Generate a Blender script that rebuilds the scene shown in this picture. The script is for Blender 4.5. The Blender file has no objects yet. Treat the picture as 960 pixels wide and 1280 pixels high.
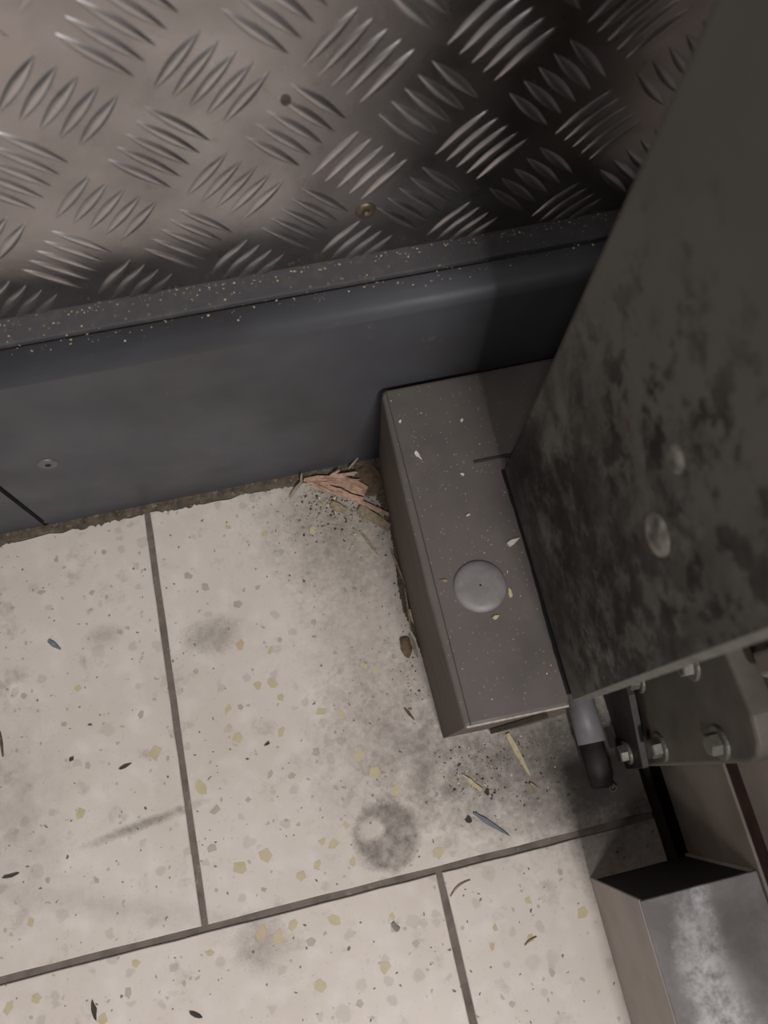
import bpy, bmesh, math, random
from mathutils import Vector, Matrix, Euler
random.seed(7)
U0 = random.uniform
scene = bpy.context.scene
COL = scene.collection

# ------------------------------------------------------------------ camera
CAM_H = 0.55
F_PX = 980.85
EUL = Euler((0.32482, -0.02234, -0.22445), 'XYZ')
cd = bpy.data.cameras.new('camera')
cd.sensor_fit = 'VERTICAL'; cd.sensor_height = 36.0; cd.sensor_width = 27.0
cd.lens = F_PX / 1280 * 36.0
cd.clip_start = 0.01
cd.dof.use_dof = True; cd.dof.focus_distance = 0.53; cd.dof.aperture_fstop = 9.0
cam = bpy.data.objects.new('camera', cd); COL.objects.link(cam)
cam.location = (0, 0, CAM_H); cam.rotation_euler = EUL
scene.camera = cam
RM = EUL.to_matrix()

# ------------------------------------------------------------------ light
w = bpy.data.worlds.new('room'); scene.world = w; w.use_nodes = True
bg = w.node_tree.nodes['Background']
bg.inputs[0].default_value = (1.0, 0.98, 0.97, 1); bg.inputs[1].default_value = 0.055
def area(name, loc, target, sx, sy, power, col):
    l = bpy.data.lights.new(name, 'AREA'); l.shape = 'RECTANGLE'; l.size = sx; l.size_y = sy
    l.energy = power; l.color = col
    o = bpy.data.objects.new(name, l); COL.objects.link(o); o.location = loc
    d = Vector(target) - Vector(loc)
    o.rotation_euler = d.to_track_quat('-Z', 'Y').to_euler()
    return o
area('ceiling_lamp', (0.19, -1.25, 1.55), (0, 0, 0), 0.30, 0.20, 29, (1.0, 0.965, 0.945))
area('ceiling_lamp.001', (-0.75, -0.95, 2.0), (-0.1, 0, 0), 0.30, 0.30, 7, (1.0, 0.97, 0.95))
vs = scene.view_settings
vs.view_transform = 'Standard'; vs.look = 'None'; vs.exposure = 0.0; vs.gamma = 1.0
vs.use_curve_mapping = False

# ------------------------------------------------------------------ helpers
def ray(px, py):
    return RM @ Vector(((px - 480) / F_PX, -(py - 640) / F_PX, -1))
def onZ(px, py, z=0.0):
    v = ray(px, py); return Vector((0, 0, CAM_H)) + v * ((z - CAM_H) / v.z)
def onY(px, py, y):
    v = ray(px, py); return Vector((0, 0, CAM_H)) + v * (y / v.y)
def onX(px, py, x):
    v = ray(px, py); return Vector((0, 0, CAM_H)) + v * (x / v.x)
def in_frame(p, m=25):
    c = RM.transposed() @ (Vector(p) - Vector((0, 0, CAM_H)))
    if c.z > -0.02: return False
    x = 480 + F_PX * c.x / -c.z; y = 640 - F_PX * c.y / -c.z
    return -m < x < 960 + m and -m < y < 1280 + m

def tag(o, label=None, cat=None, group=None, kind=None):
    for k, v in (('label', label), ('category', cat), ('group', group), ('kind', kind)):
        if v: o[k] = v
    return o
def empty(name, loc=(0, 0, 0)):
    o = bpy.data.objects.new(name, None); COL.objects.link(o); o.location = loc
    o.empty_display_size = 0.02
    return o
def obj(name, bm, mat, parent=None, smooth=False, loc=None):
    me = bpy.data.meshes.new(name)
    bmesh.ops.recalc_face_normals(bm, faces=bm.faces)
    bm.to_mesh(me); bm.free()
    return link(name, me, mat, parent, smooth, loc)
def link(name, me, mat, parent=None, smooth=False, loc=None):
    if mat and not me.materials: me.materials.append(mat)
    if smooth:
        for p in me.polygons: p.use_smooth = True
    o = bpy.data.objects.new(name, me); COL.objects.link(o)
    if loc is not None: o.location = loc
    if parent:
        o.parent = parent
        par = parent.location.copy()
        if parent.parent: par += parent.parent.location
        if loc is None: o.location = -par
        else: o.location = Vector(loc) - par
    return o
def bevel(bm, w, seg=2, ang=0.5):
    es = [e for e in bm.edges if len(e.link_faces) == 2 and e.calc_face_angle(0) > ang]
    if es: bmesh.ops.bevel(bm, geom=es, offset=w, segments=seg, affect='EDGES', profile=0.5)
def add_box(bm, a, b):
    m = bmesh.ops.create_cube(bm, size=1)
    for v in m['verts']:
        v.co = Vector([a[i] + (v.co[i] + 0.5) * (b[i] - a[i]) for i in range(3)])
    return m['verts']
def box(a, b, bev=0.0, seg=2):
    bm = bmesh.new(); add_box(bm, a, b)
    if bev: bevel(bm, bev, seg)
    return bm
def prism(pts, axis, a, b, bev=0.0, seg=2):
    """polygon of 2-D points extruded along axis (0,1,2) from a to b"""
    bm = bmesh.new()
    def mk(p, t):
        if axis == 0: return (t, p[0], p[1])
        if axis == 1: return (p[0], t, p[1])
        return (p[0], p[1], t)
    A = [bm.verts.new(mk(p, a)) for p in pts]; B = [bm.verts.new(mk(p, b)) for p in pts]
    bm.faces.new(A); bm.faces.new(B[::-1]); n = len(pts)
    for i in range(n): bm.faces.new((A[i], A[(i + 1) % n], B[(i + 1) % n], B[i]))
    bmesh.ops.recalc_face_normals(bm, faces=bm.faces)
    if bev: bevel(bm, bev, seg)
    return bm
def lathe(bm, prof, n, M):
    rings = []
    for r, h in prof:
        if r < 1e-6: rings.append([bm.verts.new(M @ Vector((0, 0, h)))])
        else: rings.append([bm.verts.new(M @ Vector((r * math.cos(2 * math.pi * i / n), r * math.sin(2 * math.pi * i / n), h))) for i in range(n)])
    for a, b in zip(rings, rings[1:]):
        for i in range(n):
            j = (i + 1) % n
            if len(a) == 1 and len(b) == 1: continue
            if len(a) == 1: bm.faces.new((a[0], b[i], b[j]))
            elif len(b) == 1: bm.faces.new((a[i], a[j], b[0]))
            else: bm.faces.new((a[i], a[j], b[j], b[i]))
    return bm
def frame_to(center, direction):
    q = Vector(direction).to_track_quat('Z', 'Y')
    return Matrix.Translation(center) @ q.to_matrix().to_4x4()

# ------------------------------------------------------------------ materials
def lin(c):
    return tuple((x / 255 / 12.92) if x / 255 <= 0.04045 else ((x / 255 + 0.055) / 1.055) ** 2.4 for x in c) + (1,)
class NT:
    def __init__(s, name, rough=0.6, metal=0.0, spec=0.5):
        s.m = bpy.data.materials.new(name); s.m.use_nodes = True
        s.t = s.m.node_tree; s.b = s.t.nodes['Principled BSDF']
        s.b.inputs['Roughness'].default_value = rough; s.b.inputs['Metallic'].default_value = metal
        s.b.inputs['Specular IOR Level'].default_value = spec
        g = s.n('ShaderNodeNewGeometry'); s.pos = g.outputs['Position']; s.geo = g
        s.col = None; s.h = None
    def n(s, t, **kw):
        x = s.t.nodes.new(t)
        for k, v in kw.items(): setattr(x, k, v)
        return x
    def l(s, a, b): s.t.links.new(a, b)
    def val(s, x, sock):
        if isinstance(x, (int, float)): sock.default_value = x
        else: s.l(x, sock)
    def math(s, op, a, b=0.0, c=None):
        x = s.n('ShaderNodeMath', operation=op); s.val(a, x.inputs[0]); s.val(b, x.inputs[1])
        if c is not None: s.val(c, x.inputs[2])
        return x.outputs[0]
    def rng(s, v, lo, hi, a=0.0, b=1.0):
        x = s.n('ShaderNodeMapRange'); x.clamp = True; s.l(v, x.inputs[0])
        for i, q in enumerate((lo, hi, a, b)): x.inputs[i + 1].default_value = q
        return x.outputs[0]
    def map(s, scale=(1, 1, 1), rot=(0, 0, 0), loc=(0, 0, 0)):
        x = s.n('ShaderNodeMapping'); s.l(s.pos, x.inputs[0]); x.inputs[1].default_value = loc
        x.inputs[2].default_value = rot; x.inputs[3].default_value = scale
        return x.outputs[0]
    def noise(s, scale, detail=4, rough=0.55, vec=None, off=(0, 0, 0), dist=0.0):
        x = s.n('ShaderNodeTexNoise'); s.l(vec or s.map(loc=off), x.inputs['Vector'])
        x.inputs['Scale'].default_value = scale; x.inputs['Detail'].default_value = detail
        x.inputs['Roughness'].default_value = rough; x.inputs['Distortion'].default_value = dist
        return x.outputs[0]
    def voro(s, scale, vec=None, rnd=1.0):
        x = s.n('ShaderNodeTexVoronoi'); s.l(vec or s.pos, x.inputs['Vector']); x.inputs['Scale'].default_value = scale
        x.inputs['Randomness'].default_value = rnd
        sp = s.n('ShaderNodeSeparateColor'); s.l(x.outputs['Color'], sp.inputs[0])
        return x.outputs['Distance'], sp.outputs[0], sp.outputs[1]
    def base(s, c):
        x = s.n('ShaderNodeRGB'); x.outputs[0].default_value = lin(c); s.col = x.outputs[0]; return s
    def over(s, c, mask, amt=1.0):
        x = s.n('ShaderNodeMix', data_type='RGBA')
        if amt != 1.0: mask = s.math('MULTIPLY', mask, amt)
        s.l(mask, x.inputs[0]); s.l(s.col, x.inputs[6]); x.inputs[7].default_value = lin(c); s.col = x.outputs[2]; return s
    def specks(s, scale, frac, size, c, amt=1.0, vec=None):
        d, r, _ = s.voro(scale, vec)
        m = s.math('MULTIPLY', s.math('LESS_THAN', r, frac), s.rng(d, size, size * 0.7))
        return s.over(c, m, amt)
    def blob(s, cen, rad, edge=0.35, namp=0.5, nscale=60, rotz=0.0):
        """mask of an irregular spot around a world point, radii per axis"""
        a = s.n('ShaderNodeVectorMath', operation='SUBTRACT'); s.l(s.pos, a.inputs[0]); a.inputs[1].default_value = cen
        mp = s.n('ShaderNodeMapping'); s.l(a.outputs[0], mp.inputs[0]); mp.vector_type = 'TEXTURE'
        mp.inputs[2].default_value = (0, 0, rotz); mp.inputs[3].default_value = rad
        ln = s.n('ShaderNodeVectorMath', operation='LENGTH'); s.l(mp.outputs[0], ln.inputs[0])
        d = s.math('ADD', ln.outputs['Value'], s.math('MULTIPLY', s.math('SUBTRACT', s.noise(nscale, 5, 0.65), 0.5), namp * 2))
        d = s.math('ADD', d, s.math('MULTIPLY', s.math('SUBTRACT', s.noise(nscale * 5, 5, 0.7), 0.5), namp * 1.6))
        return s.rng(d, 1.0 + edge, 1.0 - edge)
    def bump(s, h, strength=0.3, dist=0.001):
        x = s.n('ShaderNodeBump'); x.inputs['Strength'].default_value = strength; x.inputs['Distance'].default_value = dist
        s.l(h, x.inputs['Height'])
        if s.h: s.l(s.h, x.inputs['Normal'])
        s.h = x.outputs[0]; return s
    def rough(s, v): s.l(v, s.b.inputs['Roughness']); return s
    def done(s):
        s.l(s.col, s.b.inputs['Base Color'])
        if s.h: s.l(s.h, s.b.inputs['Normal'])
        return s.m
def plain(name, c, rough=0.7, metal=0.0, var=0.25, scale=150, dark=None):
    k = NT(name, rough, metal).base(c)
    k.over(dark or tuple(x * 0.6 for x in c), k.rng(k.noise(scale), 0.4, 0.75), var * 2)
    k.bump(k.noise(scale * 3), 0.2, 0.0005)
    return k.done()

# terrazzo
k = NT('terrazzo', 0.42).base((204, 195, 187))
WARP = k.n('ShaderNodeVectorMath', operation='ADD'); k.l(k.pos, WARP.inputs[0])
wn = k.n('ShaderNodeTexNoise'); k.l(k.pos, wn.inputs['Vector']); wn.inputs['Scale'].default_value = 160
ws = k.n('ShaderNodeVectorMath', operation='SCALE'); k.l(wn.outputs['Color'], ws.inputs[0]); ws.inputs['Scale'].default_value = 0.006
k.l(ws.outputs[0], WARP.inputs[1]); WV = WARP.outputs[0]
k.over((184, 174, 163), k.rng(k.noise(9, 4), 0.42, 0.7), 0.6)
k.over((226, 220, 214), k.rng(k.noise(60, 4), 0.5, 0.75), 0.4)
k.specks(110, 0.14, 0.40, (168, 160, 151), 0.5, WV)
k.specks(75, 0.06, 0.40, (172, 164, 154), 0.45, WV)
k.specks(260, 0.07, 0.34, (130, 121, 111), 0.5, WV)
k.specks(380, 0.03, 0.32, (64, 57, 50), 0.8, WV)
k.specks(170, 0.016, 0.22, (56, 51, 46), 0.85, WV)
k.over((120, 110, 100), k.rng(k.noise(38, 6, 0.7), 0.57, 0.75), 0.55)
k.over((132, 122, 110), k.rng(k.noise(240, 6, 0.75), 0.58, 0.72), 0.45)
k.over((120, 110, 99), k.rng(k.noise(60, 8, 0.8, k.map((2.2, .6, 1), (0, 0, 0.5))), 0.62, 0.7), 0.3)
def st(px, py): return onZ(px, py, 0)[:]
mm = k.math('MULTIPLY', k.blob(st(483, 1045), (0.021, 0.021, 1), 0.12, 0.16, 110), k.rng(k.noise(120, 5, 0.7), 0.28, 0.62, 0.25, 1.0))
mm = k.math('MULTIPLY', mm, k.math('SUBTRACT', 1.0, k.blob(st(464, 1036), (0.008, 0.007, 1), 0.3, 0.5, 150)))
k.over((92, 84, 79), mm, 0.85)
GR = k.rng(k.noise(170, 8, 0.75, off=(1, 3, 0)), 0.36, 0.62, 0.5, 0.95)
k.over((105, 98, 90), k.math('MULTIPLY', k.blob(st(265, 795), (0.018, 0.011, 1), 0.4, 0.8, 110), GR), 0.6)
k.over((84, 78, 72), k.math('MULTIPLY', k.blob(st(180, 1030), (0.030, 0.0026, 1), 0.6, 0.8, 160, 0.12), GR), 0.75)
k.over((110, 102, 92), k.math('MULTIPLY', k.blob(st(130, 795), (0.010, 0.006, 1), 0.6, 0.6, 150), GR), 0.5)
k.over((120, 113, 108), k.math('MULTIPLY', k.blob(st(150, 1135), (0.06, 0.006, 1), 0.8, 0.8, 130, -0.35), GR), 0.35)
k.over((84, 74, 62), k.math('MULTIPLY', k.blob(st(430, 640), (0.045, 0.045, 1), 0.7, 0.9, 75), GR), 0.65)
k.over((104, 95, 84), k.math('MULTIPLY', k.blob(st(465, 770), (0.035, 0.085, 1), 0.7, 1.0, 55), GR), 0.5)
k.over((88, 80, 74), k.math('MULTIPLY', k.blob(st(500, 930), (0.045, 0.04, 1), 0.7, 1.0, 55), GR), 0.45)
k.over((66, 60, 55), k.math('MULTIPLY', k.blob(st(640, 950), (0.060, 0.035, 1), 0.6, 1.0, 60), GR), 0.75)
k.over((58, 52, 47), k.blob(st(755, 955), (0.050, 0.055, 1), 0.5, 0.5, 50), 0.85)  # dirt by the hose, with the shade there painted in as well
k.over((95, 88, 80), k.math('MULTIPLY', k.blob(st(325, 1180), (0.012, 0.012, 1), 0.6, 0.9, 120), GR), 0.6)
k.over((95, 88, 80), k.math('MULTIPLY', k.blob(st(20, 1000), (0.02, 0.05, 1), 0.7, 1.0, 90), GR), 0.3)
k.bump(k.noise(350, 4), 0.10, 0.0004)
k.rough(k.rng(k.noise(40), 0.3, 0.7, 0.32, 0.6))
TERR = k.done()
CHIPY = plain('yellow_chip', (186, 175, 144), 0.45, 0, 0.25, 160, (168, 156, 122))
CHIPT = plain('tan_chip', (186, 168, 142), 0.45, 0, 0.25, 160, (164, 142, 114))
CHIPG = plain('grey_chip', (172, 163, 152), 0.45, 0, 0.25, 160, (148, 139, 128))
STONE = plain('grey_stone', (128, 122, 116), 0.6, 0, 0.3, 200)
k = NT('grout', 0.9).base((112, 103, 96))
k.over((78, 70, 62), k.rng(k.noise(60, 5), 0.45, 0.7), 0.8); k.over((140, 132, 122), k.rng(k.noise(220, 3), 0.62, 0.72), 0.5)
k.bump(k.noise(400), 0.5, 0.001); GROUT = k.done()
k = NT('seam_dirt', 0.95).base((92, 83, 70))
k.over((50, 43, 34), k.rng(k.noise(120, 5), 0.4, 0.7), 0.8); k.over((138, 128, 112), k.rng(k.noise(300, 3), 0.6, 0.7), 0.6)
k.bump(k.noise(500), 0.7, 0.001); DIRT = k.done()

# dark skirting, slightly blue
k = NT('skirting_grey', 0.48).base((67, 68, 73))
k.over((58, 57, 59), k.rng(k.noise(14, 4), 0.4, 0.65), 0.7)
k.over((112, 112, 118), k.rng(k.noise(70, 6, 0.7, k.map((1, 1, 2.5), (0, 0.5, 0))), 0.64, 0.8), 0.45)
k.over((128, 128, 130), k.rng(k.noise(30, 8, 0.75, k.map((3, 1, 1), (0, 0.9, 0))), 0.655, 0.70), 0.4)
k.over((118, 118, 124), k.rng(k.noise(22, 8, 0.8, k.map((1, 1, 3), (0, 0.3, 0), (4, 0, 2))), 0.66, 0.72), 0.35)
k.rough(k.rng(k.noise(30, 5), 0.3, 0.7, 0.38, 0.62)); k.bump(k.noise(500), 0.06, 0.0004); SKIRT = k.done()
k = NT('ledge_grey', 0.8).base((66, 65, 67))
k.over((98, 92, 84), k.rng(k.noise(110, 6, 0.7), 0.5, 0.75), 0.5); k.specks(420, 0.05, 0.4, (130, 122, 106), 0.5)
k.bump(k.noise(400), 0.3, 0.0006); LEDGE = k.done()
BLACK = plain('black_gap', (12, 12, 12), 0.9)

# aluminium tread plate
def alu(name, c, r0, r1):
    k = NT(name, 0.4, 1.0).base(c)
    k.over(tuple(x * 0.72 for x in c), k.rng(k.noise(16, 5, 0.6), 0.42, 0.7), 0.7)
    k.over((70, 62, 56), k.rng(k.noise(75, 6, 0.7), 0.62, 0.8), 0.5)
    k.over((46, 40, 36), k.blob((0.0, 0.255, 0.205), (1.5, 1, 0.022), 0.9, 0.7, 60), 0.25)  # grime band at the plate foot, with corner shade painted in
    k.rough(k.rng(k.noise(24, 5), 0.3, 0.7, r0, r1))
    k.bump(k.noise(9, 2), 0.25, 0.010); k.bump(k.noise(300, 3), 0.08, 0.0006)
    return k.done()
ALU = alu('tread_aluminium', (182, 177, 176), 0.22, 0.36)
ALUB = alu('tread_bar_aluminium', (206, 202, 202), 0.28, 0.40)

# painted beam
k = NT('beam_paint', 0.6).base((96, 89, 86))
k.over((80, 76, 72), k.rng(k.noise(18, 4), 0.4, 0.65), 0.8); k.over((104, 93, 90), k.rng(k.noise(35, 4, off=(3, 1, 2)), 0.5, 0.7), 0.5)
k.over((134, 126, 118), k.rng(k.noise(150, 6, 0.75), 0.62, 0.75), 0.45); k.specks(620, 0.06, 0.34, (160, 152, 142), 0.45)
k.bump(k.noise(300), 0.12, 0.0005); k.rough(k.rng(k.noise(40), 0.3, 0.7, 0.5, 0.75)); BEAM = k.done()
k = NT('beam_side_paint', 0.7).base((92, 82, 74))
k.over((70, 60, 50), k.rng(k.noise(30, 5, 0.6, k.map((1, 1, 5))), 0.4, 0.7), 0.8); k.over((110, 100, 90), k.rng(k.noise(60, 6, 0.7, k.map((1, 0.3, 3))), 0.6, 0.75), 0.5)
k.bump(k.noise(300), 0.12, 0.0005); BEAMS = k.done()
WORN = plain('worn_edge', (150, 142, 134), 0.55, 0.3, 0.3, 400)
k = NT('cap_plastic', 0.5).base((128, 124, 124))
k.over((104, 99, 97), k.rng(k.noise(110, 5), 0.45, 0.7), 0.6); k.over((150, 146, 144), k.rng(k.noise(260, 5), 0.6, 0.7), 0.4); CAP = k.done()

# post paint: olive grey with black grime and bare scrapes
PX = 0.117
k = NT('post_paint', 0.5, 0.0, 0.3).base((110, 107, 100))
k.over((96, 94, 89), k.rng(k.noise(10, 4), 0.4, 0.65), 0.7)
def pp(px, py): return onX(px, py, PX)[:]
def grime(px, py, ry, rz, sc, lo, hi, c, amt, off):
    k.over(c, k.math('MULTIPLY', k.blob(pp(px, py), (1, ry, rz), 0.6, 0.55, 40), k.rng(k.noise(sc, 7, 0.68, off=off), lo, hi)), amt)
grime(700, 640, 0.060, 0.075, 30, 0.36, 0.50, (24, 22, 19), 0.93, (0, 0, 0))
grime(770, 770, 0.042, 0.085, 44, 0.44, 0.53, (25, 22, 19), 0.92, (2, 2, 2))
grime(830, 640, 0.070, 0.070, 58, 0.52, 0.58, (26, 23, 20), 0.9, (5, 2, 1))
grime(890, 580, 0.040, 0.045, 40, 0.56, 0.62, (32, 29, 26), 0.8, (1, 7, 1))
grime(800, 540, 0.035, 0.035, 60, 0.54, 0.60, (28, 26, 22), 0.75, (1, 2, 8))
grime(720, 700, 0.060, 0.080, 110, 0.60, 0.66, (112, 108, 100), 0.6, (4, 4, 4))
k.over((22, 20, 18), k.blob(pp(652, 580), (1, 0.016, 0.030), 0.6, 0.6, 70), 0.85)
k.over((88, 62, 54), k.math('MULTIPLY', k.blob(pp(770, 620), (1, 0.05, 0.05), 0.5, 0.5, 45), k.rng(k.noise(60, 5, 0.6, off=(9, 2, 1)), 0.58, 0.68)), 0.45)
k.over((132, 128, 120), k.math('MULTIPLY', k.blob(pp(700, 600), (1, 0.07, 0.10), 0.5, 0.4, 45), k.rng(k.noise(130, 4, 0.6, k.map((1, 1, 0.5))), 0.66, 0.72)), 0.5)
k.over((132, 128, 120), k.math('MULTIPLY', k.blob(pp(750, 830), (1, 0.02, 0.03), 0.5, 0.4, 45), k.rng(k.noise(160, 6, 0.7), 0.52, 0.64)), 0.6)
k.bump(k.noise(25, 5), 0.25, 0.002); k.bump(k.noise(260, 5), 0.15, 0.0008)
k.rough(k.rng(k.noise(30), 0.3, 0.7, 0.55, 0.8)); POST = k.done()
POSTE = plain('post_edge', (108, 105, 98), 0.6, 0.2, 0.3, 200)
k = NT('fixing_head', 0.6, 0.1).base((150, 144, 137))
k.over((84, 62, 52), k.rng(k.noise(160, 5), 0.55, 0.7), 0.7); k.over((60, 54, 50), k.rng(k.noise(130, 5), 0.42, 0.6), 0.7); HEADM = k.done()

STEEL = plain('zinc_steel', (138, 134, 127), 0.45, 0.5, 0.3, 200)
BRASSY = plain('aged_screw', (112, 100, 84), 0.45, 0.7, 0.4, 300)
k = NT('bracket_paint', 0.62).base((116, 110, 100))
k.over((72, 68, 61), k.rng(k.noise(22, 5), 0.4, 0.68), 0.8); k.over((118, 98, 88), k.rng(k.noise(40, 5, off=(3, 3, 3)), 0.58, 0.75), 0.5)
k.bump(k.noise(250), 0.15, 0.0006); BRACK = k.done()
k = NT('panel_paint', 0.6).base((150, 140, 131))
k.over((106, 96, 89), k.rng(k.noise(18, 5), 0.42, 0.7), 0.7); k.specks(90, 0.12, 0.2, (50, 42, 38), 0.8)
k.bump(k.noise(250), 0.12, 0.0006); PANEL = k.done()
k = NT('rust', 0.85).base((74, 48, 40)); k.over((44, 32, 28), k.rng(k.noise(120, 6), 0.4, 0.65), 0.8); k.bump(k.noise(300), 0.6, 0.001); RUST = k.done()
PIPEG = plain('conduit_grey', (118, 114, 118), 0.5, 0, 0.2, 80)
PIPEK = plain('hose_dark', (58, 52, 50), 0.6, 0, 0.3, 80)
k = NT('galvanised_top', 0.5, 0.2).base((138, 135, 134))
k.over((98, 92, 91), k.rng(k.noise(26, 5), 0.42, 0.66), 0.8)
k.over((206, 204, 204), k.math('MULTIPLY', k.blob(onZ(905, 1270, 0.096)[:], (0.013, 0.045, 1), 0.5, 0.6, 60), k.rng(k.noise(110, 8, 0.75), 0.36, 0.56)), 0.8)
k.over((206, 204, 206), k.math('MULTIPLY', k.blob(onZ(880, 1130, 0.096)[:], (0.004, 0.026, 1), 0.5, 0.6, 120), k.rng(k.noise(170, 8, 0.75), 0.40, 0.58)), 0.7)
k.over((84, 74, 72), k.blob(onZ(925, 1170, 0.096)[:], (0.014, 0.024, 1), 0.5, 0.6, 60), 0.6)
k.over((190, 187, 186), k.rng(k.noise(110, 8, 0.8), 0.64, 0.74), 0.35)
k.bump(k.noise(300), 0.12, 0.0006); GALV = k.done()
k = NT('cover_side', 0.55).base((178, 169, 162))
k.over((152, 142, 134), k.rng(k.noise(30, 5), 0.45, 0.7), 0.7); k.over((86, 78, 74), k.rng(k.noise(130, 6, 0.7, k.map((1, 0.6, 1.6))), 0.64, 0.74), 0.6); CSIDE = k.done()

WOODY = plain('pale_wood', (192, 178, 146), 0.75, 0, 0.25, 300)
WOODT = plain('tan_wood', (154, 138, 114), 0.85, 0, 0.4, 300)
WOODP = plain('pink_wood', (184, 152, 132), 0.85, 0, 0.45, 260, (132, 100, 82))
BARK = plain('brown_bark', (104, 86, 68), 0.95, 0, 0.45, 320)
DARKD = plain('dark_crumb', (66, 59, 53), 0.9)
BLUE = plain('blue_plastic', (108, 116, 126), 0.5, 0, 0.3, 300)
WHITE = plain('white_paint_flake', (214, 210, 204), 0.7)
WALLM = plain('wall_paint', (120, 116, 112), 0.8, 0, 0.15, 10)

# ------------------------------------------------------------------ floor
TX = 0.1800      # right edge of the tiled floor
WY = 0.2205      # face of the skirting
fl = box((-1.4, -1.7, -0.05), (TX - 0.0005, 0.30, -0.0013))
add_box(fl, (TX - 0.0005, -1.7, -0.06), (0.9, 0.30, -0.030))
FLOOR = tag(obj('floor', fl, GROUT), kind='structure')
G = 0.0040
tiles = []
def tile(x0, x1, y0, y1, jag=0):
    bm = bmesh.new()
    pts = []
    def seg(a, b, n, amp):
        for i in range(n):
            t = i / n; p = Vector(a).lerp(Vector(b), t)
            if i and amp:
                nrm = Vector((b[1] - a[1], a[0] - b[0])).normalized(); p -= nrm * random.uniform(0, amp)
            pts.append((p.x, p.y))
    c = [(x0, y0), (x1, y0), (x1, y1), (x0, y1)]
    for i in range(4):
        n = 30 if (i == 2 and jag) else 16
        seg(c[i], c[(i + 1) % 4], n, jag if i == 2 and jag else 0.0005)
    bm = prism(pts, 2, -0.0012, 0.0)
    for e in list(bm.edges): pass
    tops = [f for f in bm.faces if abs(f.normal.z) > .9 and f.calc_center_median().z > -0.0004]
    es = set(e for f in tops for e in f.edges)
    bmesh.ops.bevel(bm, geom=list(es), offset=0.0005, segments=1, affect='EDGES')
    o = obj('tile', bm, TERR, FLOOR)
    tiles.append((x0, x1, y0, y1, o))
YL = -0.066
xs1 = [-1.317, -1.017, -0.717, -0.417, -0.117, TX + G / 2]
for a, b in zip(xs1, xs1[1:]): tile(a + G / 2, b - G / 2, YL + G / 2, 0.2150, 0.0028)
for r in range(5):
    y1 = YL - 0.3 * r; off = 0.0333 if r % 2 == 0 else -0.117
    xs = [off - 0.3 * i for i in range(4, 0, -1)] + [off] + ([TX + G / 2] if off < TX else [])
    for a, b in zip(xs, xs[1:]): tile(a + G / 2, b - G / 2, y1 - 0.3 + G / 2, y1 - G / 2)
# terrazzo chips at their places
chips = [(285,659,11,'y'),(331,667,14,'y'),(392,663,13,'y'),(300,807,17,'t'),(272,808,15,'g'),(322,857,14,'y'),(341,854,18,'y'),(351,872,11,'y'),
 (286,886,14,'y'),(301,884,10,'g'),(297,922,16,'y'),(287,908,9,'y'),(402,889,18,'y'),(352,915,15,'y'),(427,893,12,'y'),(194,941,20,'y'),(251,985,20,'y'),(101,1017,15,'y'),
 (332,1069,19,'y'),(301,1085,20,'y'),(376,1096,14,'y'),(397,1081,13,'y'),(403,1052,12,'y'),(417,1055,16,'y'),(433,1032,11,'y'),
 (38,1153,13,'y'),(138,1180,14,'y'),(169,1204,12,'y'),(262,1191,12,'y'),(326,1166,20,'t'),(348,1171,18,'y'),(366,1157,15,'y'),(418,1150,17,'y'),
 (401,1232,18,'y'),(45,1248,14,'y'),(10,1260,18,'y'),(128,1274,13,'y'),(97,860,12,'y'),(52,740,12,'g'),(115,741,11,'g'),(235,720,13,'g'),(176,893,13,'g'),(110,957,11,'g'),
 (257,734,13,'g'),(297,755,16,'g'),(322,734,9,'g'),(270,1012,17,'g'),(447,945,20,'y'),(469,966,18,'y'),(495,988,16,'y'),(441,1078,13,'y'),(547,1066,16,'y'),
 (490,1146,11,'y'),(493,1159,13,'g'),(481,1209,16,'y'),(661,1125,13,'y'),(663,1174,13,'t'),(615,1183,11,'t'),(728,1140,18,'y'),(338,813,12,'y'),
 (352,690,10,'g'),(455,832,12,'y'),(470,838,11,'y'),(440,815,11,'g'),(392,778,10,'g'),(365,970,13,'g'),(338,968,12,'g'),(265,1060,13,'g'),(330,1112,9,'g'),(389,1178,13,'g'),
 (161,1240,14,'g'),(205,770,9,'g'),(150,790,10,'g'),(290,1140,9,'g'),(245,840,9,'g'),(350,800,9,'g'),(60,1100,10,'g'),(20,1040,10,'g'),(120,1100,9,'g'),(572,1240,11,'g'),(620,1160,9,'t'),(690,1215,10,'g'),(640,1255,10,'g'),
 (520,1180,9,'g'),(450,1255,10,'g'),(700,1090,9,'g'),(395,940,12,'g'),(420,985,10,'g'),(310,1000,10,'g'),(230,1230,9,'g'),(80,905,9,'g'),(30,870,10,'g'),(70,700,9,'g'),(130,690,8,'g'),(15,760,8,'g')]
for px, py, s, kd in chips:
    p = onZ(px, py, 0); own = None
    for t in tiles:
        if t[0] + .004 < p.x < t[1] - .004 and t[2] + .004 < p.y < t[3] - .004: own = t[4]
    if not own: continue
    r = s * 0.00053 / 2 * 0.9; n = random.choice((4, 5, 5, 6)); a0 = random.uniform(0, 6)
    e = random.uniform(.65, 1); pa = random.uniform(0, 3.1)
    pts = []
    for i in range(n):
        a = a0 + 2 * math.pi * (i + random.uniform(-.25, .25)) / n; rr = r * random.uniform(.85, 1.25)
        u = Vector((rr * math.cos(a), rr * e * math.sin(a)))
        pts.append((u.x * math.cos(pa) - u.y * math.sin(pa), u.x * math.sin(pa) + u.y * math.cos(pa)))
    bm = prism([(p.x + q[0], p.y + q[1]) for q in pts], 2, -0.0006, 0.00012)
    obj('terrazzo_chip', bm, {'y': CHIPY, 't': CHIPT, 'g': CHIPG}[kd], own)
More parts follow.
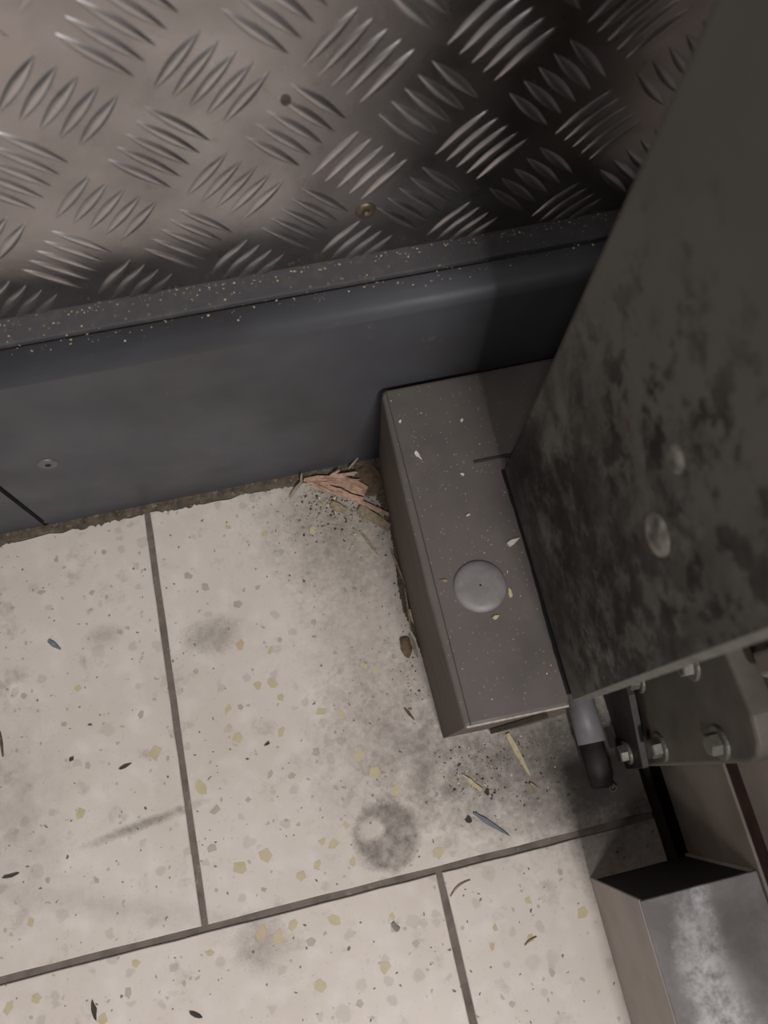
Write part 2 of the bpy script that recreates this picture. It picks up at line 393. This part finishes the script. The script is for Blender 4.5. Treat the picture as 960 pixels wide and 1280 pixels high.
# dirt-filled seam between tiles and skirting
def ribbon(pts_lo, pts_hi, z0, z1):
    bm = bmesh.new()
    a = [bm.verts.new((p[0], p[1], z0 + random.uniform(0, z1 * .3))) for p in pts_lo]
    m = [bm.verts.new(((p[0] + q[0]) / 2, (p[1] + q[1]) / 2, z1 * random.uniform(.5, 1.2))) for p, q in zip(pts_lo, pts_hi)]
    b = [bm.verts.new((p[0], p[1], z1 * random.uniform(.7, 1.3))) for p in pts_hi]
    for i in range(len(a) - 1):
        bm.faces.new((a[i], a[i + 1], m[i + 1], m[i])); bm.faces.new((m[i], m[i + 1], b[i + 1], b[i]))
    return bm
n = 240; lo = []; hi = []
for i in range(n + 1):
    x = -0.45 + i * (0.51) / n
    lo.append((x, 0.2135 + random.uniform(-.0014, .0014) + .001 * math.sin(x * 90))); hi.append((x, WY))
obj('dirt_seam', ribbon(lo, hi, 0.0, 0.0014), DIRT, FLOOR)
n = 150; lo = []; hi = []
for i in range(n + 1):
    y = 0.212 - i * 0.16 / n
    wdt = 0.0045 + .002 * math.sin(y * 70) + random.uniform(-.0006, .0006)
    lo.append((0.0565 - wdt * min(1, (y - .045) * 18 + .1), y)); hi.append((0.0566, y))
obj('dirt_seam', ribbon(lo, hi, 0.0, 0.0014), DIRT, FLOOR)

# ------------------------------------------------------------------ back wall, skirting, tread plate
DY = 0.255
tag(obj('wall_back', box((-1.4, DY + 0.003, -0.03), (0.9, DY + 0.08, 2.4)), WALLM), kind='structure')
BB = tag(empty('baseboard_back', (0, WY, 0)), kind='structure')
def skirt(x0, x1):
    prof = [(0.2380, 0.0), (WY, 0.0), (WY, 0.1915)]
    for i in range(1, 8):
        a = math.pi / 2 * i / 7
        prof.append((WY + 0.0075 * (1 - math.cos(a)), 0.1915 + 0.0075 * math.sin(a)))
    prof += [(0.2372, 0.2000), (0.2380, 0.1992)]
    bm = prism(prof, 0, x0, x1)
    o = obj('panel', bm, SKIRT, BB)
    for p in o.data.polygons: p.use_smooth = 2 < 99 and (0.19 < p.center.z < 0.1995)
    return o
skirt(-1.3, -0.1905); skirt(-0.1868, 0.60)
obj('seam_backing', box((-1.3, 0.2382, 0), (0.6, 0.2396, 0.1940)), BLACK, BB)
LD = obj('ledge', box((-1.3, 0.2400, 0.10), (0.60, 0.2572, 0.2006), 0.0008), LEDGE, BB)
def screw(name, cen, d, r, mat, parent, dome=0.0012, sink=0.0004):
    bm = bmesh.new(); M = frame_to(cen, d)
    lathe(bm, [(0, sink), (r * .22, sink), (r * .26, dome * .9), (r * .6, dome), (r * .9, dome * .6), (r, 0), (r, -0.001)], 24, M)
    return obj(name, bm, mat, parent, True)
s = onY(60, 580, WY)
screw('screw', s, (0, -1, 0), 0.0066, plain('skirting_screw', (104, 102, 102), 0.45, 0.3, .3, 300), BB)
obj('screw_recess', lathe(bmesh.new(), [(0.0016, 0.0), (0.0016, 0.0011), (0, 0.0011)], 10, frame_to(s + Vector((0, -.0002, 0)), (0, -1, 0))), BLACK, BB)

TP = tag(empty('tread_plate', (0, DY, 0.201)), 'aluminium five-bar tread plate cladding the wall above dark skirting', 'wall cladding')
obj('sheet', box((-1.3, DY, 0.2008), (0.6, DY + 0.0029, 1.25)), ALU, TP)
L, W_, HH = 0.0160, 0.0027, 0.00115
def bar_mesh(bm, M, nl=12, nw=4):
    g = []
    for i in range(nl + 1):
        u = -1 + 2 * i / nl; w = W_ * (1 - abs(u) ** 1.8); row = []
        for j in range(nw + 1):
            t = -1 + 2 * j / nw
            row.append(bm.verts.new(M @ Vector((u * L, t * w, HH * (1 - t * t) ** .8 * (1 - abs(u) ** 3.2)))))
        g.append(row)
    for i in range(nl):
        for j in range(nw): bm.faces.new((g[i][j], g[i + 1][j], g[i + 1][j + 1], g[i][j + 1]))
bm = bmesh.new(); bar_mesh(bm, Matrix()); bmesh.ops.remove_doubles(bm, verts=bm.verts, dist=1e-6)
barme = bpy.data.meshes.new('tread_bar'); bmesh.ops.recalc_face_normals(bm, faces=bm.faces); bm.to_mesh(barme); bm.free()
barme.materials.append(ALUB)
for p in barme.polygons: p.use_smooth = True
rest = bmesh.new(); PITCH = 0.0569; nbar = 0
for kind in (0, 1):
    ox, oz = ((0.0539, 0.2640), (0.0835, 0.2922))[kind]
    for i in range(-11, 10):
        for j in range(-1, 12):
            cx = ox + i * PITCH; cz = oz + j * PITCH
            for b in range(-2, 3):
                if kind == 0: x = cx + b * .00555; z = cz - b * .0052; ang = math.radians(44)
                else: x = cx + b * .0053; z = cz + b * .0055; ang = math.radians(-45)
                if z < 0.2015 or z > 0.95 or x < -.62 or x > .58: continue
                M = Matrix.Translation((x, DY + 0.00005, z)) @ Matrix.Rotation(math.pi / 2, 4, 'X') @ Matrix.Rotation(ang, 4, 'Z')
                vis = in_frame((x, DY, z), 20) and x < 0.235
                if vis and nbar < 300:
                    o = link('tread_bar', barme, None, TP); o.matrix_parent_inverse = Matrix()
                    M.translation = M.translation - TP.location
                    o.matrix_basis = M; nbar += 1
                else: bar_mesh(rest, M, 8, 2)
o = obj('tread_bar_field', rest, ALUB, TP, True); tag(o, kind='stuff')
screw('screw', onY(457, 263, DY) + Vector((0, -.0002, 0)), (0, -1, 0), 0.0052, BRASSY, TP)
screw('screw', onY(357, 125, DY) + Vector((0, -.0002, 0)), (0, -1, 0), 0.0022, DARKD, TP)

# ------------------------------------------------------------------ low steel beam cover
BZ = 0.1176
B = tag(empty('beam_cover', (0.09, 0.11, 0)), 'dark grey painted steel beam cover on the floor with round cap', 'beam')
pts = [(0.0565, 0.0120), (0.1150, 0.0105), (0.1215, 0.030), (0.1215, 0.1590), (0.1930, 0.1590), (0.1930, 0.2170), (0.0610, 0.2170), (0.0585, 0.2160), (0.0572, 0.2130), (0.0555, 0.15), (0.0550, 0.09)]
bm = prism(pts, 2, 0.0, BZ)
tops = [e for e in bm.edges if all(v.co.z > BZ - 1e-5 for v in e.verts)]
bmesh.ops.bevel(bm, geom=tops, offset=0.0022, segments=3, affect='EDGES', profile=.5)
o = obj('body', bm, BEAM, B)
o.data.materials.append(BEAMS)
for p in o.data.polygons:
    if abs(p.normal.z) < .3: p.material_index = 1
bm = bmesh.new()
def rod(bm, a, b, r, n=8):
    M = frame_to(a, Vector(b) - Vector(a)); h = (Vector(b) - Vector(a)).length
    lathe(bm, [(0, 0), (r, 0), (r, h), (0, h)], n, M)
obj('worn_edge', (lambda b_: (rod(b_, (0.0580, 0.0125, BZ - .0012), (0.1148, 0.0111, BZ - .0012), 0.0010), b_)[1])(bm), WORN, B)
obj('crease', box((0.0600, 0.0125, BZ - .0004), (0.0606, 0.2160, BZ + 0.00012)), plain('crease_dark', (60, 54, 50), .8), B)
bm = bmesh.new(); rod(bm, (0.1010, 0.1590, BZ - .0003), (0.1300, 0.1590, BZ - .0003), 0.0011, 8)
obj('weld_seam', bm, plain('weld_dark', (52, 46, 42), .8), B)
obj('front_lip', prism([(0.088, 0.003), (0.1145, 0.003), (0.1145, 0.110), (0.104, 0.110)], 1, 0.0075, 0.0105), BEAMS, B)
cc = onZ(600, 732, BZ + .001)
bm = bmesh.new()
lathe(bm, [(0, 0.0010), (0.0006, 0.0010), (0.0006, 0.0029), (0.0008, 0.0030), (0.0012, 0.0030), (0.006, 0.0029), (0.011, 0.0024), (0.0140, 0.0016), (0.0151, 0.0004), (0.0152, -0.001)], 48, Matrix.Translation((cc.x, cc.y, BZ)))
cp = obj('cap', bm, CAP, B, True); cp['label'] = 'pale grey round plastic cap with pin hole'
bm = bmesh.new(); lathe(bm, [(0, 0.0027), (0.0006, 0.0027)], 12, Matrix.Translation((cc.x, cc.y, BZ)))
obj('pin_hole', bm, BLACK, cp)

# ------------------------------------------------------------------ upright post
PT = tag(empty('steel_post', (PX, 0.08, BZ)), 'tall olive-grey steel post stained black, standing on the beam cover', 'post')
prof = [(PX, 0.0115), (PX + .0040, 0.0115), (PX + .0040, 0.148), (0.200, 0.148), (0.200, 0.152), (PX + .004, 0.1525)]
R_ = 0.004
arc = [(PX + R_ - R_ * math.sin(a), 0.1525 - R_ + R_ * math.cos(a)) for a in [math.pi / 2 * i / 5 for i in range(6)]]
prof = [(PX, 0.0137), (PX + .0038, 0.0112), (PX + .0038, 0.1487), (0.192, 0.1487), (0.192, 0.1525)] + arc
bm = prism(prof, 2, BZ + .0035, 1.35)
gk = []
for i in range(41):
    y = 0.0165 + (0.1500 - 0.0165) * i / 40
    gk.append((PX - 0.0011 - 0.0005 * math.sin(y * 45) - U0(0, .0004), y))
obj('contact_shade', prism([(PX + .0010, 0.0165)] + gk + [(PX + .0010, 0.1500)], 2, BZ, BZ + .0012), BLACK, PT)  # black strip added as the contact shade along the post foot
obj('gap_shade_fill', box((PX + .0012, 0.016, BZ), (PX + .0036, 0.1480, BZ + .0034)), BLACK, PT)  # black filler added under the post to darken the contact gap like shade
o = obj('channel', bm, POST, PT)
for p in o.data.polygons: p.use_smooth = p.center.y > .146 and p.center.x < PX + .004 and abs(p.normal.z) < .5
obj('cut_edge', prism([(PX + .0001, 0.01365), (PX + .0038, 0.0112), (PX + .0036, 0.0108), (PX - .0001, 0.01330)], 2, BZ + .0035, 1.35), POSTE, PT)
def head(px, py, ry, rz, h, tilt=0):
    c = onX(px, py, PX); bm = bmesh.new()
    M = frame_to(c, (-1, 0, 0)) 
    lathe(bm, [(0, h * .7), (.25, h * .75), (.3, h), (.75, h * .9), (.95, h * .5), (1.0, 0), (1.0, -0.0005)], 32, Matrix())
    S = Matrix.Diagonal((rz, ry, 1, 1))
    for v in bm.verts:
        # local x -> z, local y -> y, local z -> -x
        q = v.co; v.co = Vector((c.x - q.z, c.y + q.y * ry, c.z + q.x * rz))
    return obj('fixing_head', bm, HEADM, PT, True)
head(823, 668, 0.0082, 0.0082, 0.0022); head(845, 573, 0.0052, 0.0050, 0.0014)

# ------------------------------------------------------------------ machine frame at the right
MX = 0.1940
MF = tag(empty('machine_frame', (MX, 0, -0.03)), 'beige painted machine side panel with a rusty seam beside floor gap', 'machine')
obj('floor_gap_shade', box((MX + .003, -1.3, -0.03), (MX + .02, 0.20, 0.0)), BLACK, MF)  # black box added so the floor gap reads as deep shade
obj('lower_panel', box((MX, -1.3, 0.0), (MX + .02, 0.20, 0.0985), 0.001), PANEL, MF)
obj('rust_seam', box((MX + .0015, -1.3, 0.0985), (MX + .02, 0.20, 0.1150)), RUST, MF)
obj('upper_panel', box((MX, -1.3, 0.1150), (MX + .02, 0.20, 0.85), 0.001), PANEL, MF)
for yy, wy, dx in ((0.0010, 0.013, 0.006), (0.030, 0.012, 0.005)):
    obj('rib', box((MX - dx, yy, 0.1835), (MX + .0001, yy + wy, 0.85), 0.0025, 3), PANEL, MF)

def hexbolt(name, c, parent, r=0.0060, h=0.0055, wr=0.0090):
    """bolt with washer, pointing to -x"""
    c = Vector(c); M = frame_to(c, (-1, 0, 0)) @ Matrix.Rotation(random.uniform(0, 1), 4, 'Z')
    bm = bmesh.new(); lathe(bm, [(0, .0), (wr, .0), (wr, .0013), (wr * .94, .0018), (0, .0018)], 24, M)
    wsh = obj('washer', bm, STEEL, parent)
    bm = bmesh.new(); lathe(bm, [(r, .0018), (r, .0018 + h * .85), (r * .86, .0018 + h), (0, .0018 + h)], 6, M)
    return obj(name, bm, STEEL, parent)
BX = 0.1800
BR = tag(empty('bracket_plate', (BX, 0, 0.0)), 'thick grey steel bracket plate bolted to the machine panel', 'bracket')
pts = [(-0.0352, 0.004), (-0.0352, 0.162), (-0.0330, 0.170), (-0.0270, 0.1755), (-0.014, 0.1790), (0.02, 0.1760), (0.14, 0.170), (0.14, 0.004)]
bm = prism(pts, 0, BX, MX - 0.0002, 0.0022, 3)
obj('plate', bm, BRACK, BR)
for q in [(820, 935), (893, 930), (857, 832), (792, 850)]:
    hexbolt('bolt', onX(*q, BX - .0035) * 1 + Vector((.0035, 0, 0)), BR)
FA = tag(empty('foot_bracket', (0.17, 0, 0)), 'small dark steel foot bracket with one bolt beside the bracket plate', 'bracket')
o = obj('angle', prism([(-0.0345, 0.0), (-0.0345, 0.034), (0.010, 0.050), (0.09, 0.050), (0.09, 0.0)], 0, 0.1712, 0.1760, 0.0008), plain('dark_steel', (64, 60, 56), .6, .2, .4, 60), FA)
hexbolt('bolt', (0.1712, -0.0238, 0.0150), FA, 0.0058, 0.0050, 0.0078)
obj('spacer', box((0.1760, -0.030, 0.004), (0.1799, 0.08, 0.03)), DARKD, FA)

# ------------------------------------------------------------------ conduit and floor bolt
CN = tag(empty('conduit', (0.152, 0, 0)), 'short grey conduit with a dark hose end lying under the post', 'pipe')
def tube(pts, r, n=18):
    bm = bmesh.new(); rings = []
    for i, p in enumerate(pts):
        d = (Vector(pts[min(i + 1, len(pts) - 1)]) - Vector(pts[max(i - 1, 0)])).normalized()
        u = Vector((0, 0, 1)).cross(d).normalized(); v = d.cross(u)
        rr = r[i] if isinstance(r, (list, tuple)) else r
        rings.append([bm.verts.new(Vector(p) + u * rr * math.cos(2 * math.pi * k / n) + v * rr * math.sin(2 * math.pi * k / n)) for k in range(n)])
    for a, b in zip(rings, rings[1:]):
        for i in range(n): bm.faces.new((a[i], a[(i + 1) % n], b[(i + 1) % n], b[i]))
    bm.faces.new(rings[0]); bm.faces.new(rings[-1][::-1])
    return bm
obj('sleeve', tube([(0.1545, 0.14, .0094), (0.1530, 0.06, .0094), (0.1518, 0.01, .0094), (0.1512, -0.0130, .0094)], [.0092] * 4), PIPEG, CN, True)
obj('hose_end', tube([(0.1512, -0.0128, .0084), (0.1507, -0.028, .0082), (0.1504, -0.0400, .0080), (0.1503, -0.0415, .0080)], [.0082, .0080, .0076, .0055]), PIPEK, CN, True)
p = onZ(766, 985, 0.002); bm = bmesh.new()
lathe(bm, [(0.0034, 0), (0.0034, .0022), (0.003, .0028), (.0018, .0028), (.0016, .0012), (0, .0012)], 6, Matrix.Translation((p.x, p.y, 0)))
tag(obj('hex_nut', bm, STEEL), 'tiny shiny hex nut on the tile past the hose end', 'nut')

# ------------------------------------------------------------------ floor-standing channel cover
CV = tag(empty('channel_cover', (0.16, -0.3, 0)), 'open-ended sheet metal channel cover with scuffed grey top on the floor', 'cover')
CX0, CX1, CY = 0.1272, 0.1936, -0.0930
obj('side_panel', box((CX0, -0.95, 0.0), (CX0 + .0016, CY + .0005, 0.0950), 0.0004), CSIDE, CV)
obj('top_panel', box((CX0 + .0004, -0.95, 0.0940), (CX1, CY, 0.0960), 0.0007, 3), GALV, CV)
obj('side_panel', box((CX1 - .0016, -0.95, -0.0), (CX1, CY + .0005, 0.0938), 0.0004), CSIDE, CV)

obj('end_shade', box((CX0 + .0017, CY - .004, 0.0), (CX1 - .0017, CY - .0012, 0.0938)), plain('end_shade_black', (44, 43, 41), .7), CV)  # dark plate across the open end, standing in for the shaded inside
# ------------------------------------------------------------------ debris
def strip(p, q, w, t, taper=(0.5, 0.3), bend=0.0, n=6):
    """thin splinter from p to q (its underside)"""
    p, q = Vector(p), Vector(q); d = q - p; u = Vector((-d.y, d.x, 0)).normalized(); bm = bmesh.new(); rings = []
    for i in range(n + 1):
        s_ = i / n; c = p.lerp(q, s_) + u * bend * math.sin(math.pi * s_)
        ww = w * (taper[0] + (1 - taper[0]) * min(1, s_ * 3)) if s_ < .4 else w * (taper[1] + (1 - taper[1]) * min(1, (1 - s_) * 2.2))
        ww *= random.uniform(.88, 1.1); jt = t * random.uniform(.8, 1.1)
        rings.append([bm.verts.new(c + u * a * ww / 2 + Vector((0, 0, h))) for a, h in ((-1, 0), (1, 0), (.8, jt), (-.8, jt))])
    for a, b in zip(rings, rings[1:]):
        for i in range(4): bm.faces.new((a[i], a[(i + 1) % 4], b[(i + 1) % 4], b[i]))
    bm.faces.new(rings[0]); bm.faces.new(rings[-1][::-1])
    return bm
def sliver(name, a, b, w, mat, label, cat='splinter', z=0.0003, zb=None, t=0.0011, group=None, **kw):
    P_ = onZ(a[0], a[1], z); Q_ = onZ(b[0], b[1], zb if zb is not None else z)
    return tag(obj(name, strip(P_, Q_, w, t, **kw), mat), label, cat, group)
Z0 = 0.0002
sliver('wood_splinter', (634, 917), (662, 969), 0.0042, WOODY, 'long pale yellow wood splinter sticking out beneath the beam front', taper=(.9, .35))
sliver('wood_splinter', (578, 968), (602, 988), 0.0030, WOODY, 'short pale wedge-shaped splinter on the tile before the beam', taper=(.2, .9))
sliver('wood_splinter', (662, 979), (671, 986), 0.0026, WOODT, 'tiny pale wood crumb at the tip of the long splinter', 'crumb', taper=(.7, .8))
sliver('plastic_pick', (592, 1016), (637, 1045), 0.0032, BLUE, 'pointed grey-blue plastic sliver near the grout line', 'sliver', taper=(.5, .08))
sliver('plastic_pick', (61, 801), (76, 812), 0.0032, BLUE, 'tiny blue plastic sliver lying on the open tile', 'sliver', taper=(.9, .2))
sliver('straw_bit', (563, 1121), (588, 1100), 0.0011, WOODT, 'curved thin straw beside the joint between two tiles', 'straw', bend=.0018, t=.0007)
sliver('straw_bit', (656, 1182), (671, 1171), 0.0011, WOODT, 'thin brown straw bit lying across a terrazzo chip', 'straw', bend=.0006, t=.0007)
sliver('straw_bit', (362, 622), (378, 601), 0.0022, WOODT, 'bent tan straw at the tip of the pink wood shred', 'straw', zb=.006)
sliver('straw_bit', (376, 606), (377, 592), 0.0016, WOODT, 'short upright straw stub by the pink wood shred', 'straw', z=.003, zb=.009)
sliver('straw_bit', (436, 586), (449, 571), 0.0016, WOODT, 'thin straw leaning against skirting above the wood shred', 'straw', z=.003, zb=.009)
sliver('straw_bit', (450, 664), (472, 693), 0.0022, WOODT, 'grey straw sliver on dirty tile below the bark slab', 'straw')
sliver('straw_bit', (488, 686), (508, 735), 0.0018, WOODT, 'long tan straw lying along the foot of beam side', 'straw', z=.0016)
sliver('straw_bit', (506, 735), (514, 790), 0.0016, WOODT, 'thin dark straw wedged at the beam foot', 'straw', z=.0016)
sliver('straw_bit', (512, 762), (521, 785), 0.0038, WOODY, 'pale flat straw piece wedged at beam foot', 'straw', z=.0016)
sliver('straw_bit', (512, 794), (522, 822), 0.0024, WOODT, 'stubby straw in the dark dirt clump at beam foot', 'straw', z=.0016)
sliver('straw_bit', (506, 886), (518, 900), 0.0018, BARK, 'short brown straw bit alone on tile left of beam', 'straw')
sliver('straw_bit', (0, 915), (4, 946), 0.0018, BARK, 'brown straw at the open tile with dark scuff', 'straw')
sliver('wood_shred_strip', (405, 607), (487, 644), 0.0036, WOODP, 'long pinkish wood strip under the shred in the corner', 'splinter', z=.0018, zb=.0022, taper=(.4, .8))
sliver('bark_slab', (449, 636), (487, 660), 0.0078, WOODT, 'flat tan bark slab beside the beam foot', 'splinter', t=.0026, taper=(.9, .9))
sliver('wood_crumb', (414, 630), (432, 639), 0.0062, WOODT, 'blocky tan wood crumb below the pink wood shred', 'crumb', t=.002, taper=(.8, .9))
# frayed pink shred
def shred():
    bm = bmesh.new()
    def put(a, b, z, zb, wdt, t, **kw):
        s2 = strip(onZ(*a, z), onZ(*b, zb), wdt, t, n=8, **kw)
        me = bpy.data.meshes.new('tmp'); s2.to_mesh(me); s2.free(); bm.from_mesh(me); bpy.data.meshes.remove(me)
    put((380, 600), (446, 606), .0022, .0030, .0085, .0018, taper=(.25, .9), bend=.0015)
    put((418, 597), (458, 614), .0030, .0036, .0105, .0016, taper=(.5, .8))
    put((384, 603), (455, 624), .0026, .0024, .0040, .0018, taper=(.3, .6), bend=-.001)
    put((405, 598), (447, 591), .0034, .0050, .0030, .0012, taper=(.5, .3))
    put((412, 596), (425, 588), .0040, .0060, .0024, .0010, taper=(.8, .3))
    for i in range(24):
        x = U(390, 425); y = U(597, 606)
        put((x, y), (x + U(20, 38), y + U(-2, 13)), .0042, .0048, U(.0006, .0017), .0009, taper=(.4, .3), bend=U(-.001, .001))
    return bm
U = random.uniform
sh = tag(obj('wood_shred', shred(), WOODP), 'frayed pinkish wood shred in the corner of skirting and beam', 'wood scrap')
def lump(cen, r, flat, mat, name, label, cat, group=None, n=2, seed=0):
    bm = bmesh.new(); bmesh.ops.create_icosphere(bm, subdivisions=n, radius=1); rnd = random.Random(seed)
    for v in bm.verts:
        q = v.co * rnd.uniform(.75, 1.2); v.co = Vector((cen[0] + q.x * r[0], cen[1] + q.y * r[1], max(cen[2], cen[2] + r[2] * .8 + q.z * r[2])))
    return tag(obj(name, bm, mat), label, cat, group)
c = onZ(462, 603, 0); lump((c.x, c.y, .0006), (.010, .013, .0014), 0, BARK, 'bark_lump', 'dark brown bark lump against the beam behind pink shred', 'bark', seed=3)
c = onZ(514, 806, 0); lump((c.x - .004, c.y, .0003), (.004, .008, .0012), 0, BARK, 'dirt_clump', 'dark dirt clump stuck at the beam foot', 'dirt', seed=4)
# bits on the beam top
def bit(px, py, sx, sy, mat, label, z=BZ, ang=0.0, name='paint_flake', cat='flake', h=.0009):
    c = onZ(px, py, z); n = 8; pts = []
    for i in range(n):
        a = 2 * math.pi * i / n; rr = random.uniform(.5, 1.25); x, y = rr * sx * math.cos(a), rr * sy * math.sin(a)
        pts.append((c.x + x * math.cos(ang) - y * math.sin(ang), c.y + x * math.sin(ang) + y * math.cos(ang)))
    return tag(obj(name, prism(pts, 2, z, z + h), mat), label, cat)
bit(641, 678, .0042, .0018, WHITE, 'ragged white flake on beam beside the post foot', ang=.35)
bit(638, 742, .0016, .0030, WOODY, 'small yellow wood crumb touching the round cap', ang=.1, name='wood_crumb', cat='crumb')
bit(620, 772, .0024, .0011, WOODY, 'narrow yellow crumb on beam just below the cap', ang=.3, name='wood_crumb', cat='crumb')
bit(522, 569, .0012, .0034, WHITE, 'thin curved white flake near the beam rear end', ang=.45)
bit(577, 526, .0014, .0014, WHITE, 'square white speck on the beam rear end', ang=.3)
bit(578, 593, .0016, .0010, WHITE, 'small white flake beside the weld seam', ang=-.5)
bit(556, 726, .0026, .0008, WOODT, 'pale tan sliver on beam left of the cap', ang=-.35, name='wood_crumb', cat='crumb')
bit(500, 527, .0009, .0012, WHITE, 'tiny white speck by the rear left beam edge')
bit(585, 644, .0015, .0007, WHITE, 'slim white fleck on beam above the cap', ang=.3)
bit(494, 1159, .0026, .0034, STONE, 'loose dark grey stone chip on the tile', z=0, ang=.6, name='stone_chip', cat='stone')
bit(586, 1024, .0022, .0020, DARKD, 'dark crumb beside the blunt end of blue sliver', z=0, name='dirt_crumb', cat='crumb')
bit(609, 990, .0016, .0022, DARKD, 'dark crumb beside the pale wedge splinter', z=0, name='dirt_crumb', cat='crumb')
bit(334, 930, .0024, .0010, DARKD, 'black crumb on tile among yellow chips', z=0, ang=.4, name='dirt_crumb', cat='crumb')
bit(90, 949, .0018, .0018, DARKD, 'round black crumb on tile with dark scuff', z=0, name='dirt_crumb', cat='crumb')
bit(156, 958, .0040, .0012, DARKD, 'long dark crumb smear near dark scuff', z=0, ang=.2, name='dirt_crumb', cat='crumb')
bit(15, 1094, .0050, .0010, DARKD, 'thin black crumb strip on plain tile', z=0, ang=.05, name='dirt_crumb', cat='crumb')
bit(118, 1262, .0014, .0052, DARKD, 'crooked black crumb strip on front tile', z=0, ang=.1, name='dirt_crumb', cat='crumb')
bit(245, 1268, .0040, .0013, DARKD, 'curved black crumb on front tile', z=0, ang=-.6, name='dirt_crumb', cat='crumb')
# fine dust nobody could count
def dust(name, mat, pts, smin, smax, label, cat='dust'):
    bm = bmesh.new()
    for (x, y, z) in pts:
        s_ = random.uniform(smin, smax) * random.choice((.5, .7, 1)); e = random.uniform(.3, 1); a = random.uniform(0, 6.3); h = s_ * .35
        ux, uy = math.cos(a) * s_, math.sin(a) * s_; vx, vy = -math.sin(a) * s_ * e, math.cos(a) * s_ * e
        b4 = [bm.verts.new((x + i * ux + j * vx, y + i * uy + j * vy, z)) for i, j in ((-1, -1), (1, -.8), (.8, 1), (-1, .7))]
        tp = bm.verts.new((x, y, z + h))
        bm.faces.new(b4)
        for i in range(4): bm.faces.new((b4[i], b4[(i + 1) % 4], tp))
    return tag(obj(name, bm, mat), label, cat, kind='stuff')
U = random.uniform
dust('sawdust_ledge', WOODY, [(U(-.25, .25), U(.2495, .2544), .2007) for _ in range(260)] + [(U(-.25, .25), U(.241, .2544), .2007) for _ in range(110)] + [(U(-.25, .25), random.gauss(.2352, .0025), .2001) for _ in range(170)], .0002, .0006, 'fine pale sawdust scattered along the skirting ledge', 'sawdust')
dust('sawdust_beam', WHITE, [(U(.062, .114), U(.016, .21), BZ + .0001) for _ in range(190)], .0001, .0004, 'fine pale dust specks scattered over the beam top', 'dust')
cr = []
for _ in range(420):
    p = onZ(random.gauss(428, 34), random.gauss(628, 24), 0)
    if p.x < .051 and p.y < .212: cr.append((p.x, p.y, .0003))
for _ in range(190):
    p = onZ(random.gauss(610, 38), random.gauss(955, 30), 0)
    if p.y < .005: cr.append((p.x, p.y, .0001))
for _ in range(70): cr.append((.050 - abs(random.gauss(0, .006)), U(.04, .2), .0002))
dust('floor_grit', DARKD, cr, .0003, .0010, 'dark grit and crumbs scattered around the beam foot', 'grit')
cr = []
for _ in range(60):
    p = onZ(random.gauss(430, 30), random.gauss(625, 18), 0)
    if p.x < .051 and p.y < .212: cr.append((p.x, p.y, .0006))
for _ in range(40):
    p = onZ(random.gauss(600, 35), random.gauss(945, 22), 0)
    if p.y < .005: cr.append((p.x, p.y, .0002))
dust('floor_sawdust', WOODY, cr, .0004, .0014, 'pale wood crumbs scattered around the beam foot', 'sawdust')
